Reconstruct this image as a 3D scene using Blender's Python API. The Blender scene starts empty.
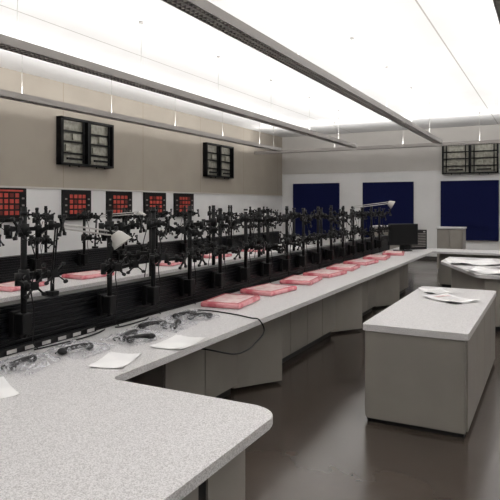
import bpy, bmesh, math, random
from mathutils import Vector, Matrix, Euler, noise
random.seed(7)
scene = bpy.context.scene
try:
    scene.view_settings.view_transform = 'Standard'
    scene.view_settings.look = 'None'
except Exception: pass

# ------------------------------------------------------------------ materials
def lin(h):
    h = h.lstrip('#'); o = []
    for i in (0, 2, 4):
        c = int(h[i:i+2], 16)/255
        o.append(c/12.92 if c <= .04045 else ((c+.055)/1.055)**2.4)
    return (*o, 1)

def mat(name, col, rough=.5, metal=0, spec=.5, col2=None, scale=20, detail=4, lo=.4, hi=.6, bump=0, bscale=None, rough2=None, stretch=None):
    m = bpy.data.materials.new(name); m.use_nodes = True
    nt = m.node_tree; b = nt.nodes['Principled BSDF']
    b.inputs['Base Color'].default_value = lin(col)
    b.inputs['Roughness'].default_value = rough
    b.inputs['Metallic'].default_value = metal
    b.inputs['Specular IOR Level'].default_value = spec
    tc = nt.nodes.new('ShaderNodeTexCoord')
    src = tc.outputs['Object']
    if stretch:
        mp = nt.nodes.new('ShaderNodeMapping'); mp.inputs['Scale'].default_value = stretch
        nt.links.new(src, mp.inputs[0]); src = mp.outputs[0]
    n = nt.nodes.new('ShaderNodeTexNoise'); n.inputs['Scale'].default_value = scale; n.inputs['Detail'].default_value = detail
    nt.links.new(src, n.inputs['Vector'])
    if col2:
        r = nt.nodes.new('ShaderNodeValToRGB')
        r.color_ramp.elements[0].position = lo; r.color_ramp.elements[1].position = hi
        r.color_ramp.elements[0].color = lin(col); r.color_ramp.elements[1].color = lin(col2)
        nt.links.new(n.outputs['Fac'], r.inputs[0]); nt.links.new(r.outputs[0], b.inputs['Base Color'])
    if rough2 is not None:
        mr = nt.nodes.new('ShaderNodeMapRange'); mr.inputs['From Min'].default_value = .3; mr.inputs['From Max'].default_value = .7
        mr.inputs['To Min'].default_value = rough; mr.inputs['To Max'].default_value = rough2
        nt.links.new(n.outputs['Fac'], mr.inputs[0]); nt.links.new(mr.outputs[0], b.inputs['Roughness'])
    if bump:
        n2 = nt.nodes.new('ShaderNodeTexNoise'); n2.inputs['Scale'].default_value = bscale or scale
        nt.links.new(src, n2.inputs['Vector'])
        bp = nt.nodes.new('ShaderNodeBump'); bp.inputs['Strength'].default_value = bump; bp.inputs['Distance'].default_value = .01
        nt.links.new(n2.outputs['Fac'], bp.inputs['Height']); nt.links.new(bp.outputs[0], b.inputs['Normal'])
    return m

def add_seams(m, sx, sy, width, dark, ox=0, oy=0):
    """thin joints on a surface: grid with spacing sx/sy in object space"""
    nt = m.node_tree; b = nt.nodes['Principled BSDF']
    tc = nt.nodes.new('ShaderNodeTexCoord'); sep = nt.nodes.new('ShaderNodeSeparateXYZ')
    nt.links.new(tc.outputs['Object'], sep.inputs[0])
    facs = []
    for ax, s, o in ((0, sx, ox), (1, sy, oy)):
        if not s: continue
        a = nt.nodes.new('ShaderNodeMath'); a.operation = 'ADD'; a.inputs[1].default_value = 100*s-o
        nt.links.new(sep.outputs[ax], a.inputs[0])
        md = nt.nodes.new('ShaderNodeMath'); md.operation = 'MODULO'; md.inputs[1].default_value = s
        nt.links.new(a.outputs[0], md.inputs[0])
        lt = nt.nodes.new('ShaderNodeMath'); lt.operation = 'LESS_THAN'; lt.inputs[1].default_value = width
        nt.links.new(md.outputs[0], lt.inputs[0]); facs.append(lt.outputs[0])
    f = facs[0]
    if len(facs) > 1:
        mx = nt.nodes.new('ShaderNodeMath'); mx.operation = 'MAXIMUM'
        nt.links.new(facs[0], mx.inputs[0]); nt.links.new(facs[1], mx.inputs[1]); f = mx.outputs[0]
    mix = nt.nodes.new('ShaderNodeMixRGB'); mix.inputs[2].default_value = lin(dark)
    bc = b.inputs['Base Color']
    if bc.is_linked: nt.links.new(bc.links[0].from_socket, mix.inputs[1])
    else: mix.inputs[1].default_value = bc.default_value
    nt.links.new(f, mix.inputs[0]); nt.links.new(mix.outputs[0], bc)

M_TOP = mat('speckled_laminate', '#a4a1a1', .4, spec=.4, col2='#d9d7d7', scale=210, detail=2, lo=.33, hi=.6)
M_TAUPE = mat('taupe_laminate', '#8d8882', .5, col2='#928d86', scale=3, spec=.3)
M_TAUPE2 = mat('taupe_laminate_door', '#87827c', .45, col2='#8c8780', scale=3, spec=.3)
M_KICK = mat('black_kick', '#101010', .5)
M_SEAM = mat('dark_gap', '#161514', .8)
M_BLACK = mat('black_powdercoat', '#050506', .5, col2='#08080a', scale=60, spec=.25)
M_BLACKP = mat('black_plastic', '#060608', .35, spec=.35)
M_SLAT = mat('slatwall_black', '#07080d', .4, spec=.3)
M_TAN = mat('tan_wall', '#a0988d', .85, col2='#a49c91', scale=1.5, spec=.15)
add_seams(M_TAN, 0, 2.4, .012, '#8c8173', oy=.8)
M_WHITEW = mat('white_wall', '#dad9d8', .8, col2='#dfdedd', scale=1.2, spec=.15)
M_OFFW = mat('offwhite_wall', '#bebab5', .8, col2='#c2beb9', scale=1.2, spec=.15)
M_CEIL = mat('ceiling_white', '#dbdad9', .9, col2='#dfdedd', scale=.8, spec=.1)
add_seams(M_CEIL, 4.3, 0, .02, '#a9a6a0', ox=-1.375)
M_FLOOR = mat('polished_concrete', '#37302b', .13, col2='#514841', scale=.8, detail=9, lo=.3, hi=.72, spec=.6, rough2=.27, bump=.02, bscale=2)
add_seams(M_FLOOR, 3.0, 3.0, .007, '#2d2825', ox=-.2, oy=3.6)
M_BLUE = mat('navy_fabric', '#11163a', .9, col2='#171c44', scale=150, spec=.1)
M_RED = mat('red_keys', '#b03c31', .5, col2='#bc4c3f', scale=10)
M_RED2 = mat('red_dark', '#6c221c', .5)
M_PINK = mat('pink_wrap', '#c9606c', .25, col2='#e3a3a7', scale=9, detail=3, lo=.35, hi=.62, bump=.5, bscale=25)
M_PINKW = mat('pink_label', '#dcaaac', .3, col2='#eed8d5', scale=16, lo=.36, hi=.58, bump=.3, bscale=30)
M_REDE = mat('wrap_red_edge', '#b83a46', .35)
M_PAPER = mat('paper_white', '#e4e3e3', .7, col2='#ecebea', scale=4)
M_FIX = mat('fixture_metal', '#8c8783', .45, metal=.1)
M_LOUV = mat('louver_metal', '#dad7d2', .5, metal=0)
M_STEEL = mat('galvanized', '#8f8d82', .5, metal=.2, col2='#a8a69a', scale=12)
M_LAMPW = mat('lamp_shade_grey', '#b3b0ab', .35)
M_WIRE = mat('steel_wire', '#a8a6a2', .4, metal=.6)
M_BASE = mat('baseboard_dark', '#3d3935', .6)
M_INK = mat('print_grey', '#b8b6b4', .7)

def plastic():
    m = bpy.data.materials.new('clear_plastic_film'); m.use_nodes = True
    nt = m.node_tree; nt.nodes.clear()
    out = nt.nodes.new('ShaderNodeOutputMaterial'); mix = nt.nodes.new('ShaderNodeMixShader')
    tr = nt.nodes.new('ShaderNodeBsdfTransparent'); p = nt.nodes.new('ShaderNodeBsdfPrincipled')
    tr.inputs[0].default_value = (.93, .93, .94, 1)
    p.inputs['Base Color'].default_value = lin('#e2e2e6'); p.inputs['Roughness'].default_value = .12
    n = nt.nodes.new('ShaderNodeTexNoise'); n.inputs['Scale'].default_value = 26; n.inputs['Detail'].default_value = 3
    n.inputs['Distortion'].default_value = 1.8
    tc = nt.nodes.new('ShaderNodeTexCoord'); nt.links.new(tc.outputs['Object'], n.inputs['Vector'])
    bp = nt.nodes.new('ShaderNodeBump'); bp.inputs['Strength'].default_value = .5; bp.inputs['Distance'].default_value = .015
    nt.links.new(n.outputs['Fac'], bp.inputs['Height']); nt.links.new(bp.outputs[0], p.inputs['Normal'])
    r = nt.nodes.new('ShaderNodeMapRange'); r.inputs['From Min'].default_value = .5; r.inputs['From Max'].default_value = .68
    r.inputs['To Min'].default_value = .08; r.inputs['To Max'].default_value = .6
    nt.links.new(n.outputs['Fac'], r.inputs[0]); nt.links.new(r.outputs[0], mix.inputs[0])
    nt.links.new(tr.outputs[0], mix.inputs[1]); nt.links.new(p.outputs[0], mix.inputs[2]); nt.links.new(mix.outputs[0], out.inputs[0])
    return m
M_FILM = plastic()

# ------------------------------------------------------------------ mesh builder
class MB:
    def __init__(s):
        s.bm = bmesh.new(); s.mats = []; s.ly = s.bm.faces.layers.int.new('done')
    def mi(s, m):
        if m not in s.mats: s.mats.append(m)
        return s.mats.index(m)
    def _new(s, m, smooth=False, quadonly=False):
        i = s.mi(m); ly = s.ly
        for f in s.bm.faces:
            if f[ly] == 0:
                f[ly] = 1; f.material_index = i
                f.smooth = smooth and (not quadonly or len(f.verts) == 4)
    def box(s, c, d, m, rot=None, bev=0):
        mt = Matrix.Translation(c) @ (rot.to_4x4() if rot else Matrix.Identity(4)) @ Matrix.Diagonal((*d, 1))
        r = bmesh.ops.create_cube(s.bm, size=1, matrix=mt)
        if bev:
            es = list({e for v in r['verts'] for e in v.link_edges})
            bmesh.ops.bevel(s.bm, geom=es, offset=bev, segments=2, affect='EDGES', profile=.5)
        s._new(m)
        return s
    def b2(s, x0, x1, y0, y1, z0, z1, m, bev=0):
        return s.box(((x0+x1)/2, (y0+y1)/2, (z0+z1)/2), (abs(x1-x0), abs(y1-y0), abs(z1-z0)), m, bev=bev)
    def cyl(s, p0, p1, r, m, r2=None, seg=12, smooth=True):
        p0 = Vector(p0); p1 = Vector(p1); d = p1-p0
        q = Vector((0, 0, 1)).rotation_difference(d).to_matrix().to_4x4()
        mt = Matrix.Translation((p0+p1)/2) @ q
        bmesh.ops.create_cone(s.bm, cap_ends=True, segments=seg, radius1=r, radius2=r if r2 is None else r2, depth=d.length, matrix=mt)
        s._new(m, smooth, True)
        return s
    def bar(s, p0, p1, w, h, m):
        p0 = Vector(p0); p1 = Vector(p1); d = (p1-p0)
        x = d.normalized(); up = Vector((0, 0, 1))
        if abs(x.z) > .95: up = Vector((1, 0, 0))
        y = up.cross(x).normalized(); z = x.cross(y)
        R = Matrix((x, y, z)).transposed()
        return s.box((p0+p1)/2, (d.length, w, h), m, rot=R)
    def sph(s, c, r, m, sc=(1, 1, 1), seg=16):
        bmesh.ops.create_uvsphere(s.bm, u_segments=seg, v_segments=seg//2, radius=r, matrix=Matrix.Translation(c) @ Matrix.Diagonal((*sc, 1)))
        s._new(m, True); return s
    def tube(s, pts, r, m, seg=8, sub=6):
        P = [Vector(p) for p in pts]; Q = []
        for i in range(len(P)-1):
            a = P[max(i-1, 0)]; b = P[i]; c = P[i+1]; d = P[min(i+2, len(P)-1)]
            for k in range(sub):
                t = k/sub
                Q.append(.5*((2*b)+(c-a)*t+(2*a-5*b+4*c-d)*t*t+(3*b-a-3*c+d)*t**3))
        Q.append(P[-1]); rings = []; prev = None
        for i, q in enumerate(Q):
            t = (Q[min(i+1, len(Q)-1)]-Q[max(i-1, 0)]).normalized()
            n = (prev - t*prev.dot(t)) if prev else t.orthogonal()
            n.normalize(); prev = n; b = t.cross(n)
            rr = r(i/(len(Q)-1)) if callable(r) else r
            rings.append([s.bm.verts.new(q+rr*(math.cos(2*math.pi*j/seg)*n+math.sin(2*math.pi*j/seg)*b)) for j in range(seg)])
        for a, b in zip(rings, rings[1:]):
            for j in range(seg): s.bm.faces.new((a[j], a[(j+1) % seg], b[(j+1) % seg], b[j]))
        for rg in (rings[0][::-1], rings[-1]): s.bm.faces.new(rg)
        s._new(m, True, True)
        return s
    def prism(s, poly, z0, z1, m, bev=0):
        lo = [s.bm.verts.new((x, y, z0)) for x, y in poly]; hi = [s.bm.verts.new((x, y, z1)) for x, y in poly]
        n = len(poly); fs = [s.bm.faces.new(lo[::-1]), s.bm.faces.new(hi)]
        for i in range(n): fs.append(s.bm.faces.new((lo[i], lo[(i+1) % n], hi[(i+1) % n], hi[i])))
        if bev:
            es = [e for e in set(list(fs[0].edges)+list(fs[1].edges))]
            bmesh.ops.bevel(s.bm, geom=es, offset=bev, segments=3, affect='EDGES', profile=.5)
        s._new(m); return s
    def lathe(s, prof, m, mt=Matrix.Identity(4), seg=24):
        rings = []
        for r, z in prof:
            rings.append([s.bm.verts.new(mt @ Vector((r*math.cos(2*math.pi*j/seg), r*math.sin(2*math.pi*j/seg), z))) for j in range(seg)])
        for a, b in zip(rings, rings[1:]):
            for j in range(seg): s.bm.faces.new((a[j], a[(j+1) % seg], b[(j+1) % seg], b[j]))
        s._new(m, True)
        return s
    def mesh(s, name):
        bmesh.ops.recalc_face_normals(s.bm, faces=s.bm.faces)
        me = bpy.data.meshes.new(name); s.bm.to_mesh(me); s.bm.free()
        for m in s.mats: me.materials.append(m)
        return me
    def obj(s, name, loc=(0, 0, 0), rz=0):
        return place(name, s.mesh(name), loc, rz)

def place(name, me, loc=(0, 0, 0), rz=0, sc=None):
    o = bpy.data.objects.new(name, me); scene.collection.objects.link(o)
    o.location = loc; o.rotation_euler = (0, 0, rz)
    if sc: o.scale = sc
    return o

def fillet(poly, rad):
    out = []; n = len(poly)
    for i, (x, y) in enumerate(poly):
        r = rad.get(i, 0)
        if not r: out.append((x, y)); continue
        p = Vector((x, y)); a = (Vector(poly[i-1])-p).normalized(); b = (Vector(poly[(i+1) % n])-p).normalized()
        ang = a.angle(b); t = r/math.tan(ang/2)
        c = p+(a+b).normalized()*(r/math.sin(ang/2))
        s0 = p+a*t-c; s1 = p+b*t-c
        a0 = math.atan2(s0.y, s0.x); a1 = math.atan2(s1.y, s1.x); d = (a1-a0+math.pi) % (2*math.pi)-math.pi
        for k in range(9): out.append((c.x+r*math.cos(a0+d*k/8), c.y+r*math.sin(a0+d*k/8)))
    return out

# ------------------------------------------------------------------ room
XL, XR, YN, YF, ZC = -8.2, 5.2, -3.0, 18.0, 3.98
MB().b2(XL-.2, XR+.2, YN-.2, YF+.2, -.2, 0, M_FLOOR).obj('floor')
MB().b2(XL-.2, XR+.2, YN-.2, YF+.2, ZC, ZC+.2, M_CEIL).obj('ceiling')
MB().b2(XL-.2, XL, YN-.2, YF+.2, 0, 1.97, M_WHITEW).b2(XL-.2, XL, YN-.2, YF+.2, 1.97, ZC, M_TAN).obj('wall_left')
MB().b2(XL, XR, YF, YF+.2, 0, 2.72, M_WHITEW).b2(XL, XR, YF, YF+.2, 2.72, ZC, M_OFFW).obj('wall_far')
MB().b2(XR, XR+.2, YN-.2, YF+.2, 0, ZC, M_WHITEW).obj('wall_right')
MB().b2(XL, XR, YN-.2, YN, 0, ZC, M_WHITEW).obj('wall_near')
MB().b2(XL, XL+.015, YN, YF, 0, .1, M_BASE).obj('baseboard_left')
MB().b2(XL+.015, XR, YF-.015, YF, 0, .1, M_BASE).obj('baseboard_far')
MB().b2(XL, XL+.02, YN, YF, 1.955, 1.985, M_OFFW).obj('trim_1')
MB().b2(XL+.02, XR, YF-.02, YF, 2.705, 2.735, M_OFFW).obj('trim_2')

# navy acoustic panels
for x0, x1 in ((-7.78, -6.14), (-5.36, -3.76), (-2.96, -1.35), (-.55, 1.05), (1.85, 3.45)):
    mb = MB(); mb.b2(x0, x1, YF-.06, YF-.002, .62, 2.38, M_BLUE, bev=.012)
    mb.b2(x0+.01, x1-.01, YF-.062, YF-.03, .60, .62, M_FIX)
    mb.obj('acoustic_wall_panel')

# ------------------------------------------------------------------ ceiling fixtures
def louver_mesh(L, z):
    mb = MB(); w = .085
    mb.b2(-w, -w+.012, 0, L, -.04, .045, M_FIX); mb.b2(w-.012, w, 0, L, -.04, .045, M_FIX)
    mb.b2(-w+.012, w-.012, 0, L, .0, .01, M_LOUV)
    for k in (-.03, .03): mb.b2(k-.003, k+.003, 0, L, -.036, .0, M_FIX)
    mb.b2(-w, w, -.012, 0, -.04, .045, M_FIX); mb.b2(-w, w, L, L+.012, -.04, .045, M_FIX)
    n = int(L/.06); vs = mb.bm.verts.new
    for i in range(n+1):           # transverse blades
        yy = min(max(i*L/n, .004), L-.004); q = []
        for a, b, c in ((-1, -1, 0), (1, -1, 0), (1, 1, 0), (-1, 1, 0), (-1, -1, 1), (1, -1, 1), (1, 1, 1), (-1, 1, 1)):
            q.append(vs((a*(w-.012), yy+b*.004, -.034 if not c else 0)))
        for f in ((0, 3, 2, 1), (0, 1, 5, 4), (1, 2, 6, 5), (2, 3, 7, 6), (3, 0, 4, 7)): mb.bm.faces.new([q[j] for j in f])
    mb._new(M_LOUV)
    yy = .6
    while yy < L:
        mb.cyl((0, yy, .01), (0, yy, ZC-z-.002), .0035, M_WIRE, seg=6)
        mb.cyl((0, yy, ZC-z-.03), (0, yy, ZC-z-.002), .03, M_WIRE, seg=10)
        yy += 1.9
    return mb.mesh('suspended_linear_light')
UP = 6.9; TILT = 52
def fixture(me, x, y, z, L, rz=0):
    o = place('suspended_linear_light', me, (x, y, z), rz)
    for s in (-1, 1):
        ld = bpy.data.lights.new('uplight', 'AREA'); ld.shape = 'RECTANGLE'; ld.size = .06; ld.size_y = L-.1
        ld.energy = UP*L; ld.color = (1, .993, .98)
        lo = bpy.data.objects.new('uplight_tube', ld); scene.collection.objects.link(lo)
        lo.parent = o; lo.location = (s*.035, L/2, .035); lo.rotation_euler = (0, math.pi - s*math.radians(TILT), 0)
me = louver_mesh(17.0, 3.2)
for x in (-6.75, -4.6, -2.45, -.3, 1.85, 4.0):
    fixture(me, x, -2.4, 3.2, 17.0)
fixture(louver_mesh(12.8, 3.22), -7.9, 15.4, 3.22, 12.8, -math.pi/2)

# ------------------------------------------------------------------ benches
HT = .75
def pedestal(mb, x0, x1, y0, y1, face=+1, n=2, top=.705):
    """cabinet block; face side at x1 (face=+1) or x0"""
    mb.b2(x0, x1, y0, y1, .08, top, M_TAUPE)
    mb.b2(x0+.04, x1-.04, y0+.02, y1-.02, .001, .08, M_KICK)
    w = (y1-y0)/n
    fx = x1 if face > 0 else x0
    for i in range(n):
        a, b = y0+i*w+.006, y0+(i+1)*w-.006
        mb.b2(fx-.001*face, fx+.018*face, a, b, .085, top-.012, M_TAUPE2, bev=.003)

# main U-shaped bench
top = fillet([(-2.93, .75), (-1.06, .75), (-1.06, 2.33), (-2.05, 2.33), (-2.08, 11.7), (.6, 11.7), (.6, 12.5), (-2.93, 12.5)],
             {1: .12, 2: .13, 3: .04, 4: .05})
mb = MB(); mb.prism(top, .708, HT, M_TOP, bev=.006)
# near return cabinet
mb.b2(-2.8, -1.2, 1.0, 1.86, .08, .706, M_TAUPE); mb.b2(-2.75, -1.25, 1.02, 2.2, .001, .08, M_KICK)
mb.b2(-2.8, -1.21, 1.86, 1.93, .08, .706, M_SEAM)
mb.b2(-2.8, -1.2, 1.93, 2.24, .08, .706, M_TAUPE)
# run under long counter
pedestal(mb, -2.9, -2.46, 3.35, 4.42, n=2)
mb.b2(-2.9, -2.86, 2.24, 12.4, .05, .706, M_KICK)
pedestal(mb, -2.85, -2.46, 5.1, 7.0, n=4)
pedestal(mb, -2.85, -2.46, 7.5, 8.9, n=3)
pedestal(mb, -2.85, -2.46, 9.6, 11.2, n=4)
for y in (4.45, 7.0, 9.1):
    mb.prism([(-2.85, y), (-2.5, y), (-2.22, y+.42), (-2.3, y+.5), (-2.85, y+.5)], .03, .706, M_TAUPE)
# far return cabinets (facing camera)
mb.b2(-2.0, .5, 11.95, 12.45, .08, .706, M_TAUPE); mb.b2(-1.95, .45, 11.99, 12.4, .001, .08, M_KICK)
for i in range(5):
    a = -1.99+i*.5; mb.b2(a, a+.488, 11.933, 11.951, .085, .69, M_TAUPE2, bev=.003)
mb.obj('u_shaped_workbench')

def slatwall(y0, y1, x, name='slatwall_divider'):
    mb = MB(); z0, z1 = HT+.001, 1.03
    mb.b2(x-.05, x+.03, y0, y1, z0, z1, M_SLAT)
    for i in range(9):
        z = z0+.02+i*.03
        for sx in (x+.03, x-.05):
            mb.b2(sx-.014, sx+.014, y0, y1, z, z+.016, M_SLAT, bev=.003)
    mb.b2(x-.07, x+.05, y0, y1, z1, z1+.018, M_SLAT, bev=.004)
    mb.b2(x-.05, x+.03, y0, y1, .04, z0-.002, M_KICK)
    for yy in (y0, y1):
        mb.b2(x-.072, x+.052, yy-.012, yy+.012, .02, z1+.02, M_SLAT)
    mb.obj(name)
slatwall(.7, 11.75, -2.99)

# back bench of front row + aisle benches
def straight_bench(x0, x1, y0, y1, face):
    mb = MB(); rad = {1: .08, 2: .08} if face > 0 else {0: .08, 3: .08}
    mb.prism(fillet([(x0, y0), (x1, y0), (x1, y1), (x0, y1)], rad), .708, HT, M_TOP, bev=.006)
    y = y0+.1
    while y+1.3 < y1:
        if face > 0: pedestal(mb, x0+.05, x1-.3, y, y+.9, 1, 2)
        else: pedestal(mb, x0+.3, x1-.05, y, y+.9, -1, 2)
        y += 1.8
    mb.obj('workbench')
straight_bench(-3.95, -3.065, .7, 11.75, -1)
straight_bench(-5.62, -4.75, 1.5, 12.2, 1)
slatwall(1.5, 12.2, -5.69)
straight_bench(-6.65, -5.765, 1.5, 12.2, -1)

# right-hand far desk with diagonal end
mb = MB()
mb.prism(fillet([(-1.6, 9.7), (-.85, 8.0), (1.8, 8.0), (1.8, 10.6), (-1.6, 10.6)], {0: .08, 1: .1}), .708, HT, M_TOP, bev=.006)
mb.prism([(-1.45, 9.8), (-.78, 8.1), (1.7, 8.1), (1.7, 10.5), (-1.45, 10.5)], .08, .706, M_TAUPE)
mb.prism([(-1.4, 9.85), (-.72, 8.16), (1.65, 8.16), (1.65, 10.45), (-1.4, 10.45)], .001, .08, M_KICK)
for i in range(5):
    a = -.76+i*.5; mb.b2(a, a+.488, 8.083, 8.101, .085, .69, M_TAUPE2, bev=.003)
mb.obj('corner_workbench')

# island
mb = MB()
mb.prism(fillet([(-1.29, 4.30), (-.52, 4.30), (-.52, 6.62), (-1.29, 6.62)], {0: .03, 1: .03, 2: .03, 3: .03}), .7, HT, M_TOP, bev=.006)
mb.b2(-1.265, -.545, 4.325, 6.59, .03, .699, M_TAUPE)
mb.b2(-1.255, -.555, 4.33, 6.58, .001, .03, M_KICK)
for s, fx in ((1, -.545), (-1, -1.265)):
    for i in range(4):
        a = 4.345+i*.56; mb.b2(fx, fx+.016*s, a+.004, a+.556, .04, .69, M_TAUPE2, bev=.003)
mb.b2(-1.264, -.546, 4.311, 4.326, .035, .695, M_TAUPE2, bev=.003)
mb.obj('island_cabinet')

# ------------------------------------------------------------------ monitor arms
def arm_mesh(seed, full=True):
    R = random.Random(seed); mb = MB()
    # bracket on slatwall (wall at x=0, pole at x=.085)
    mb.b2(.002, .045, -.045, .045, .10, .26, M_BLACK, bev=.006)
    mb.b2(.045, .12, -.036, .036, .12, .25, M_BLACK, bev=.008)
    px = .085
    mb.cyl((px, 0, .1), (px, 0, .86+R.uniform(-.03, .05)), .019, M_BLACK, seg=14)
    mb.cyl((px, 0, .85), (px, 0, .87), .023, M_BLACKP, seg=14)
    for z in (.46+R.uniform(-.03, .03), .76+R.uniform(-.03, .03)):
        mb.cyl((px, 0, z-.04), (px, 0, z+.04), .033, M_BLACK, seg=14)
        mb.cyl((px, 0, z-.012), (px+.06, 0, z-.012), .009, M_BLACKP, seg=8)
        for sd in (-1, 1):
            a = math.radians(sd*(66+R.uniform(-18, 20))); l1 = .105+R.uniform(-.02, .02)
            e = Vector((px+math.cos(a)*l1, math.sin(a)*l1, z))
            mb.bar((px, 0, z+.008), e+Vector((0, 0, .008)), .03, .024, M_BLACK)
            mb.cyl(e-Vector((0, 0, .045)), e+Vector((0, 0, .03)), .02, M_BLACK)
            a2 = math.radians(sd*(25+R.uniform(-45, 30))); l2 = .085+R.uniform(-.02, .02)
            dz = R.uniform(-.05, .06)
            g = e+Vector((math.cos(a2)*l2, math.sin(a2)*l2, dz-.02))
            mb.bar(e-Vector((0, 0, .02)), g, .026, .024, M_BLACK)
            mb.cyl(g-Vector((0, 0, .03)), g+Vector((0, 0, .03)), .017, M_BLACK)
            # tilt head + VESA spider plate
            yaw = R.uniform(-.6, .6); n = Vector((math.cos(yaw), math.sin(yaw), R.uniform(-.35, .35))).normalized()
            h = g+n*.045; mb.cyl(g, h, .013, M_BLACK)
            t = Vector((0, 0, 1)).cross(n).normalized(); u = n.cross(t)
            Rm = Matrix((n, t, u)).transposed()
            mb.cyl(h-t*.03, h+t*.03, .016, M_BLACKP)
            c = h+n*.022
            mb.box(c, (.008, .05, .05), M_BLACK, rot=Rm)
            for sy in (-1, 1):
                for sz in (-1, 1):
                    q = c+t*sy*.062+u*sz*.055
                    mb.bar(c+t*sy*.015+u*sz*.013, q, .015, .007, M_BLACK)
                    mb.cyl(q-n*.01, q+n*.01, .012, M_BLACKP, seg=8)
    # cable clipped to the pole
    mb.tube([(px+.03, .02, .7), (px+.05, .05, .55), (px+.03, .03, .4), (px+.04, .04, .28), (px+.02, .06, .2), (.065, .09, .05), (.07, .12, .006)], .004, M_BLACKP, seg=6)
    return mb.mesh('monitor_arm')
ARMS = [arm_mesh(i) for i in range(7)]
k = 0
def arms(x, ys, rz):
    global k
    for y in ys:
        place('monitor_arm', ARMS[k % 7], (x, y, HT), rz); k += 3
fy = [2.47, 3.24] + [3.76+.53*i for i in range(14)]
arms(-2.944, fy, 0)
arms(-3.056, [4.1+1.06*i for i in range(7)], math.pi)
arms(-5.644, [3.4+.8*i for i in range(11)], 0)
arms(-5.756, [3.8+1.6*i for i in range(6)], math.pi)

# ------------------------------------------------------------------ task lamps
def task_lamp(base, elbow, head, aim):
    mb = MB(); base = Vector(base); elbow = Vector(elbow); head = Vector(head)
    mb.b2(base.x-.035, base.x+.035, base.y-.03, base.y+.03, base.z, base.z+.03, M_BLACK, bev=.004)
    mb.cyl(base+Vector((0, 0, .03)), base+Vector((0, 0, .08)), .014, M_BLACK)
    o = Vector((0, 0, .014))
    for s in (-1, 1): mb.cyl(base+Vector((0, 0, .08))+Vector((0, s*.01, 0)), elbow+Vector((0, s*.01, 0)), .006, M_BLACK, seg=8)
    mb.sph(elbow, .022, M_BLACK)
    for s in (-1, 1): mb.cyl(elbow+o*s, head+o*s, .006, M_LAMPW, seg=8)
    mb.sph(head, .018, M_BLACK)
    n = Vector(aim).normalized(); q = Vector((0, 0, -1)).rotation_difference(n).to_matrix().to_4x4()
    mt = Matrix.Translation(head+n*.02) @ q
    mb.lathe([(.0, .03), (.03, .028), (.045, .01), (.06, -.03), (.072, -.06), (.074, -.065), (.068, -.06), (.055, -.03), (.04, .0), (0, .01)], M_LAMPW, mt)
    mb.sph(mt @ Vector((0, 0, -.035)), .026, M_PAPER)
    return mb.obj('task_lamp')
task_lamp((-2.99, 2.82, 1.05), (-2.97, 2.84, 1.52), (-2.68, 3.10, 1.46), (.5, .3, -.8))
task_lamp((-2.99, 9.33, 1.05), (-2.97, 9.35, 1.62), (-2.52, 10.0, 1.70), (.9, .3, -.55))
task_lamp((-5.69, 6.15, 1.05), (-5.66, 6.15, 1.5), (-5.2, 6.5, 1.55), (.5, .3, -.8))

# ------------------------------------------------------------------ packages
def package(x, y, rz, z=HT, s=1.0, h=.045):
    mb = MB(); a, b = .19*s, .27*s
    mb.box((0, 0, h/2+.002), (a*2, b*2, h), M_PINK, bev=min(.014, h*.35))
    mb.box((0, 0, h+.0025), (a*1.55, b*1.6, .003), M_PINKW)
    for sx in (-1, 1): mb.box((sx*a*.9, 0, h+.002), (.01, b*1.8, .003), M_REDE)
    for sy in (-1, 1): mb.box((0, sy*b*.93, h+.002), (a*1.8, .01, .003), M_REDE)
    mb.obj('shrink_wrapped_package', (x, y, z), rz)
for x, y, r in ((-2.62, 4.62, .12), (-2.62, 5.42, -.1), (-2.62, 6.3, .12), (-2.60, 7.05, -.1), (-2.62, 7.85, .1), (-2.62, 8.7, -.08), (-2.62, 9.6, .1), (-2.58, 10.6, .2)):
    package(x, y, r)
for x, y, r in ((-5.2, 4.4, .1), (-5.2, 5.5, -.1), (-5.2, 7.2, .2), (-5.2, 8.6, 0), (-5.2, 10.1, .1), (-6.25, 5.1, 0), (-6.25, 7.9, .1), (-3.5, 6.2, 0), (-3.5, 8.0, .1)):
    package(x, y, r)

# papers
def papers(name, x, y, z, w, l, rz, n=3, m=M_PAPER, curl=.01, spread=.02, ink=True, tint=None):
    mb = MB(); R = random.Random(int(abs(x*100+y*37)))
    for kk in range(n):
        ox, oy, ar = R.uniform(-spread, spread), R.uniform(-spread, spread), R.uniform(-.15, .15)*(spread*15)
        N = 8; g = []
        for i in range(N+1):
            row = []
            for j in range(N+1):
                u, v = i/N-.5, j/N-.5
                zz = .002+kk*.0018+curl*max(0, abs(u)+abs(v)-.55)**2*4
                px, py = u*w, v*l
                row.append(mb.bm.verts.new((px*math.cos(ar)-py*math.sin(ar)+ox, px*math.sin(ar)+py*math.cos(ar)+oy, zz)))
            g.append(row)
        for i in range(N):
            for j in range(N): mb.bm.faces.new((g[i][j], g[i+1][j], g[i+1][j+1], g[i][j+1]))
    mb._new(m, True)
    if ink:
        for q in range(5): mb.box((0, -l*.3+q*l*.12, .0035+n*.0018), (w*.6, l*.02, .0004), M_INK)
        if tint: mb.box((w*.1, l*.34, .0035+n*.0018), (w*.6, l*.12, .0005), tint)
    mb.obj(name, (x, y, z), rz)
papers('paper_sheets', -2.24, 2.62, HT, .2, .30, .3, 2, ink=False)
papers('paper_sheets', -2.18, 3.14, HT, .20, .34, .1, 3, ink=False)
papers('paper_sheets', -2.42, 1.95, HT, .12, .34, 1.1, 1, ink=False)
papers('paper_sheets', -1.08, 6.26, HT, .24, .33, .5, 3, curl=.02, spread=.02)
papers('open_booklet', -.86, 5.78, HT, .3, .42, .9, 6, curl=.02, spread=.015, tint=M_PINKW)
papers('paper_sheets', -.7, 8.4, HT, .5, .6, 1.3, 5, spread=.06, curl=.04, ink=False)
papers('paper_sheets', -1.1, 9.6, HT, .6, .8, .3, 5, spread=.08, curl=.04, ink=False)
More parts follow.
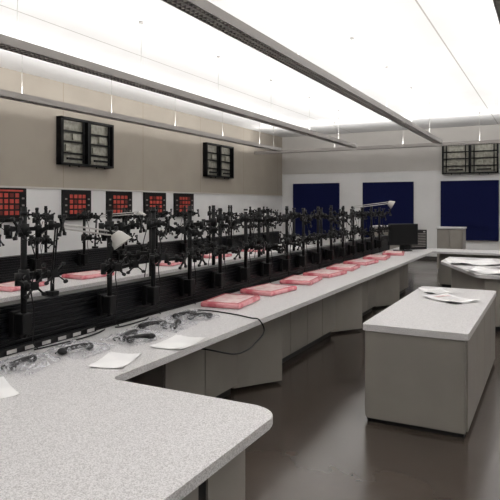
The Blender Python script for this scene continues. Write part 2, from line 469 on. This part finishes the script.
papers('paper_sheets', -.2, 9.3, HT, .7, .9, -.2, 5, spread=.08, curl=.04, ink=False)

# plastic-wrapped handsets
def bag(x, y, w, l, rz, seed, handsets):
    mb = MB()
    def handset(cx, cy, a, L=.2):
        c, s = math.cos(a), math.sin(a); P = lambda u, v, z: (cx+u*c-v*s, cy+u*s+v*c, z)
        mb.tube([P(-L/2, 0, .018), P(-L*.3, 0, .032), P(0, 0, .037), P(L*.3, 0, .032), P(L/2, 0, .018)], lambda t: .014+.006*abs(2*t-1), M_BLACKP, seg=10)
        for e in (-1, 1):
            mb.sph(P(e*L*.45, .004, .024), .031, M_BLACKP, sc=(1, 1, .72))
        mb.tube([P(L*.5, .02, .01), P(L*.6, .06, .008), P(L*.4, .1, .008), P(L*.1, .07, .008), P(-L*.3, .09, .008), P(-L*.55, .05, .008)], .0045, M_BLACKP, seg=6)
    for h in handsets: handset(*h)
    N = 34; g = []
    for i in range(N+1):
        row = []
        for j in range(N+1):
            u, v = i/N*2-1, j/N*2-1
            ed = max(0, 1-max(abs(u), abs(v))**3)
            zz = .004+ed*.05*(.65+.7*noise.noise(Vector((u*2.2+seed, v*2.2, seed))))+abs(noise.noise(Vector((u*6, v*6+seed, 3))))*.028
            wob = 1+.16*noise.noise(Vector((math.atan2(v, u)*1.3, seed, 1)))
            row.append(mb.bm.verts.new((u*w/2*wob, v*l/2*wob, max(.003, zz))))
        g.append(row)
    for i in range(N):
        for j in range(N): mb.bm.faces.new((g[i][j], g[i+1][j], g[i+1][j+1], g[i][j+1]))
    mb._new(M_FILM, True)
    mb.obj('bagged_telephone_handset', (x, y, HT), rz)
bag(-2.56, 3.50, .40, .34, .1, 1, [(-.06, -.06, 1.0, .19), (.09, .02, 1.9, .17)])
bag(-2.56, 3.88, .36, .32, -.1, 2, [(-.06, -.02, 1.3, .19), (.08, .0, 1.0, .17)])
bag(-2.60, 2.68, .32, .32, .1, 3, [(0, -.04, 1.2, .2)])
bag(-2.50, 3.08, .32, .34, -.1, 4, [(-.05, 0, 1.9, .19), (.08, -.02, 1.2, .17)])
bag(-2.64, 2.27, .30, .34, .2, 5, [(0, .0, 1.5, .18)])

# cables
def cable(pts, r=.005): MB().tube(pts, r, M_BLACKP, seg=8, sub=8).obj('power_cable')
cable([(-2.7, 4.17, .757), (-2.55, 4.19, .757), (-2.3, 4.14, .757), (-2.12, 4.06, .76), (-2.04, 4.04, .757), (-2.0, 4.05, .67), (-2.0, 3.9, .61), (-2.0, 3.77, .585), (-2.02, 3.6, .59), (-2.12, 3.45, .64), (-2.25, 3.4, .66)], .006)
cable([(-2.86, 2.55, .757), (-2.82, 2.9, .757), (-2.84, 3.1, .757), (-2.87, 3.2, .757)])
cable([(-2.86, 3.3, .757), (-2.83, 3.35, .757), (-2.83, 3.6, .757), (-2.86, 3.7, .757)])

# power outlets strip along the slatwall foot
mb = MB()
mb.b2(-2.929, -2.9, 1.2, 3.15, HT+.001, HT+.04, M_BLACKP, bev=.003)
for i in range(14):
    y = 1.3+i*.135; mb.b2(-2.901, -2.897, y, y+.07, HT+.01, HT+.032, M_INK)
mb.obj('power_strip')

# black equipment monitor at end of bench (seen from behind/side)
mb = MB()
mb.box((0, 0, .33), (.06, .62, .42), M_BLACKP, bev=.012)
mb.box((.032, 0, .335), (.006, .56, .36), M_BLACK)
for i in range(10): mb.box((-.034, 0, .2+i*.026), (.008, .45, .008), M_BLACK)
mb.box((-.07, 0, .32), (.09, .34, .26), M_BLACKP, bev=.02)
mb.box((-.05, 0, .1), (.04, .09, .18), M_BLACKP); mb.box((-.02, 0, .012), (.24, .3, .02), M_BLACKP, bev=.006)
mb.obj('desktop_monitor', (-2.6, 11.45, HT), math.radians(-50))
mb = MB()
mb.box((0, 0, .2), (.2, .46, .4), M_BLACKP, bev=.008)
for i in range(9): mb.box((.102, 0, .06+i*.033), (.006, .38, .012), M_FIX)
mb.box((.104, .15, .36), (.006, .05, .02), M_INK)
mb.obj('computer_tower', (-2.5, 12.1, HT), math.radians(-35))

# far cabinets
for x0, x1, y in ((-2.56, -1.95, 15.0), (-4.3, -3.5, 15.2), (.3, 1.2, 15)):
    mb = MB(); mb.b2(x0, x1, y, y+.6, .06, 1.06, M_TAUPE); mb.b2(x0+.03, x1-.03, y+.03, y+.57, .001, .06, M_KICK)
    mb.b2(x0-.02, x1+.02, y-.03, y+.62, 1.061, 1.1, M_TOP, bev=.004)
    w = (x1-x0)/2
    for i in range(2): mb.b2(x0+i*w+.005, x0+(i+1)*w-.005, y-.017, y+.001, .07, 1.05, M_TAUPE2, bev=.003)
    mb.obj('storage_cabinet')

# ------------------------------------------------------------------ wall racks
def rack(name, loc, rz, W=1.45, H=.9, D=.13):
    mb = MB(); t = .04
    for x in (-W/2+t/2, W/2-t/2, 0): mb.box((x, D/2, 0), (t if x else .06, D, H), M_BLACK)
    for z in (-H/2+t/2, H/2-t/2): mb.box((0, D/2, z), (W, D, t), M_BLACK)
    for sx in (-1, 1):
        cx = sx*W/4
        mb.box((cx, .01, 0), (W/2-.08, .012, H-.1), M_STEEL)
        for z in (-.22, .0, .2): mb.box((cx, .05, z), (W/2-.08, .03, .03), M_BLACK)
        for x in (-.27, .27): mb.box((cx+x, .07, 0), (.03, .03, H-.1), M_BLACK)
        mb.box((cx-.1, .05, .1), (.2, .03, .12), M_STEEL); mb.box((cx+.1, .05, -.12), (.16, .03, .12), M_STEEL)
        mb.bar((cx-.2, .11, -.33), (cx+.2, .11, -.33), .03, .04, M_BLACK)
        for x in (-.12, .12): mb.cyl((cx+x, .1, -H/2+.02), (cx+x, .1, -H/2-.03), .012, M_BLACK)
    mb.obj(name, loc, rz)
rack('wall_display_mount_frame', (XL+.004, 8.55, 2.87), -math.pi/2)
rack('wall_display_mount_frame', (XL+.004, 13.65, 2.87), -math.pi/2)
rack('wall_display_mount_frame', (-2.13, YF-.022, 3.03), math.pi, W=1.55)

# red key boards
def board(y0, y1, v):
    W = y1-y0; mb = MB()
    mb.b2(.001, .05, 0, W, 0, .58, M_BLACKP, bev=.006)
    n = 4; m = W*.2; cw = (W-2*m)/n
    for i in range(n):
        for j in range(n):
            mb.b2(.05, .062, m+i*cw+.018, m+(i+1)*cw-.018, .12+j*.1, .12+(j+1)*.1-.03, M_RED if (i*3+j*5+v) % 7 else M_RED2, bev=.003)
    for i in range(3): mb.b2(.05, .056, .05, m-.05, .15+i*.12, .18+i*.12, M_FIX)
    for i in range(3): mb.b2(.05, .056, W-m+.05, W-.05, .15+i*.12, .18+i*.12, M_FIX)
    if v == 0:
        mb.b2(.05, .056, .08, W-.08, .52, .55, M_RED)
    mb.b2(.05, .1, .05, W-.05, .03, .06, M_BLACKP)
    mb.obj('wall_key_board', (XL+.001, y0, 1.37))
for v, (a, b) in enumerate(((6.35, 7.1), (7.95, 8.7), (9.17, 9.97), (10.4, 11.22), (11.58, 12.42))): board(a, b, v)

# ------------------------------------------------------------------ world + camera
w = bpy.data.worlds.new('world'); scene.world = w; w.use_nodes = True
w.node_tree.nodes['Background'].inputs[0].default_value = (.8, .8, .8, 1); w.node_tree.nodes['Background'].inputs[1].default_value = .1
cd = bpy.data.cameras.new('camera'); cd.sensor_width = 36; cd.lens = 41.4; cd.shift_y = -.09; cd.clip_end = 100
co = bpy.data.objects.new('camera', cd); scene.collection.objects.link(co)
co.location = (0, 0, 1.66); co.rotation_euler = (math.pi/2, 0, math.radians(27.7)); scene.camera = co
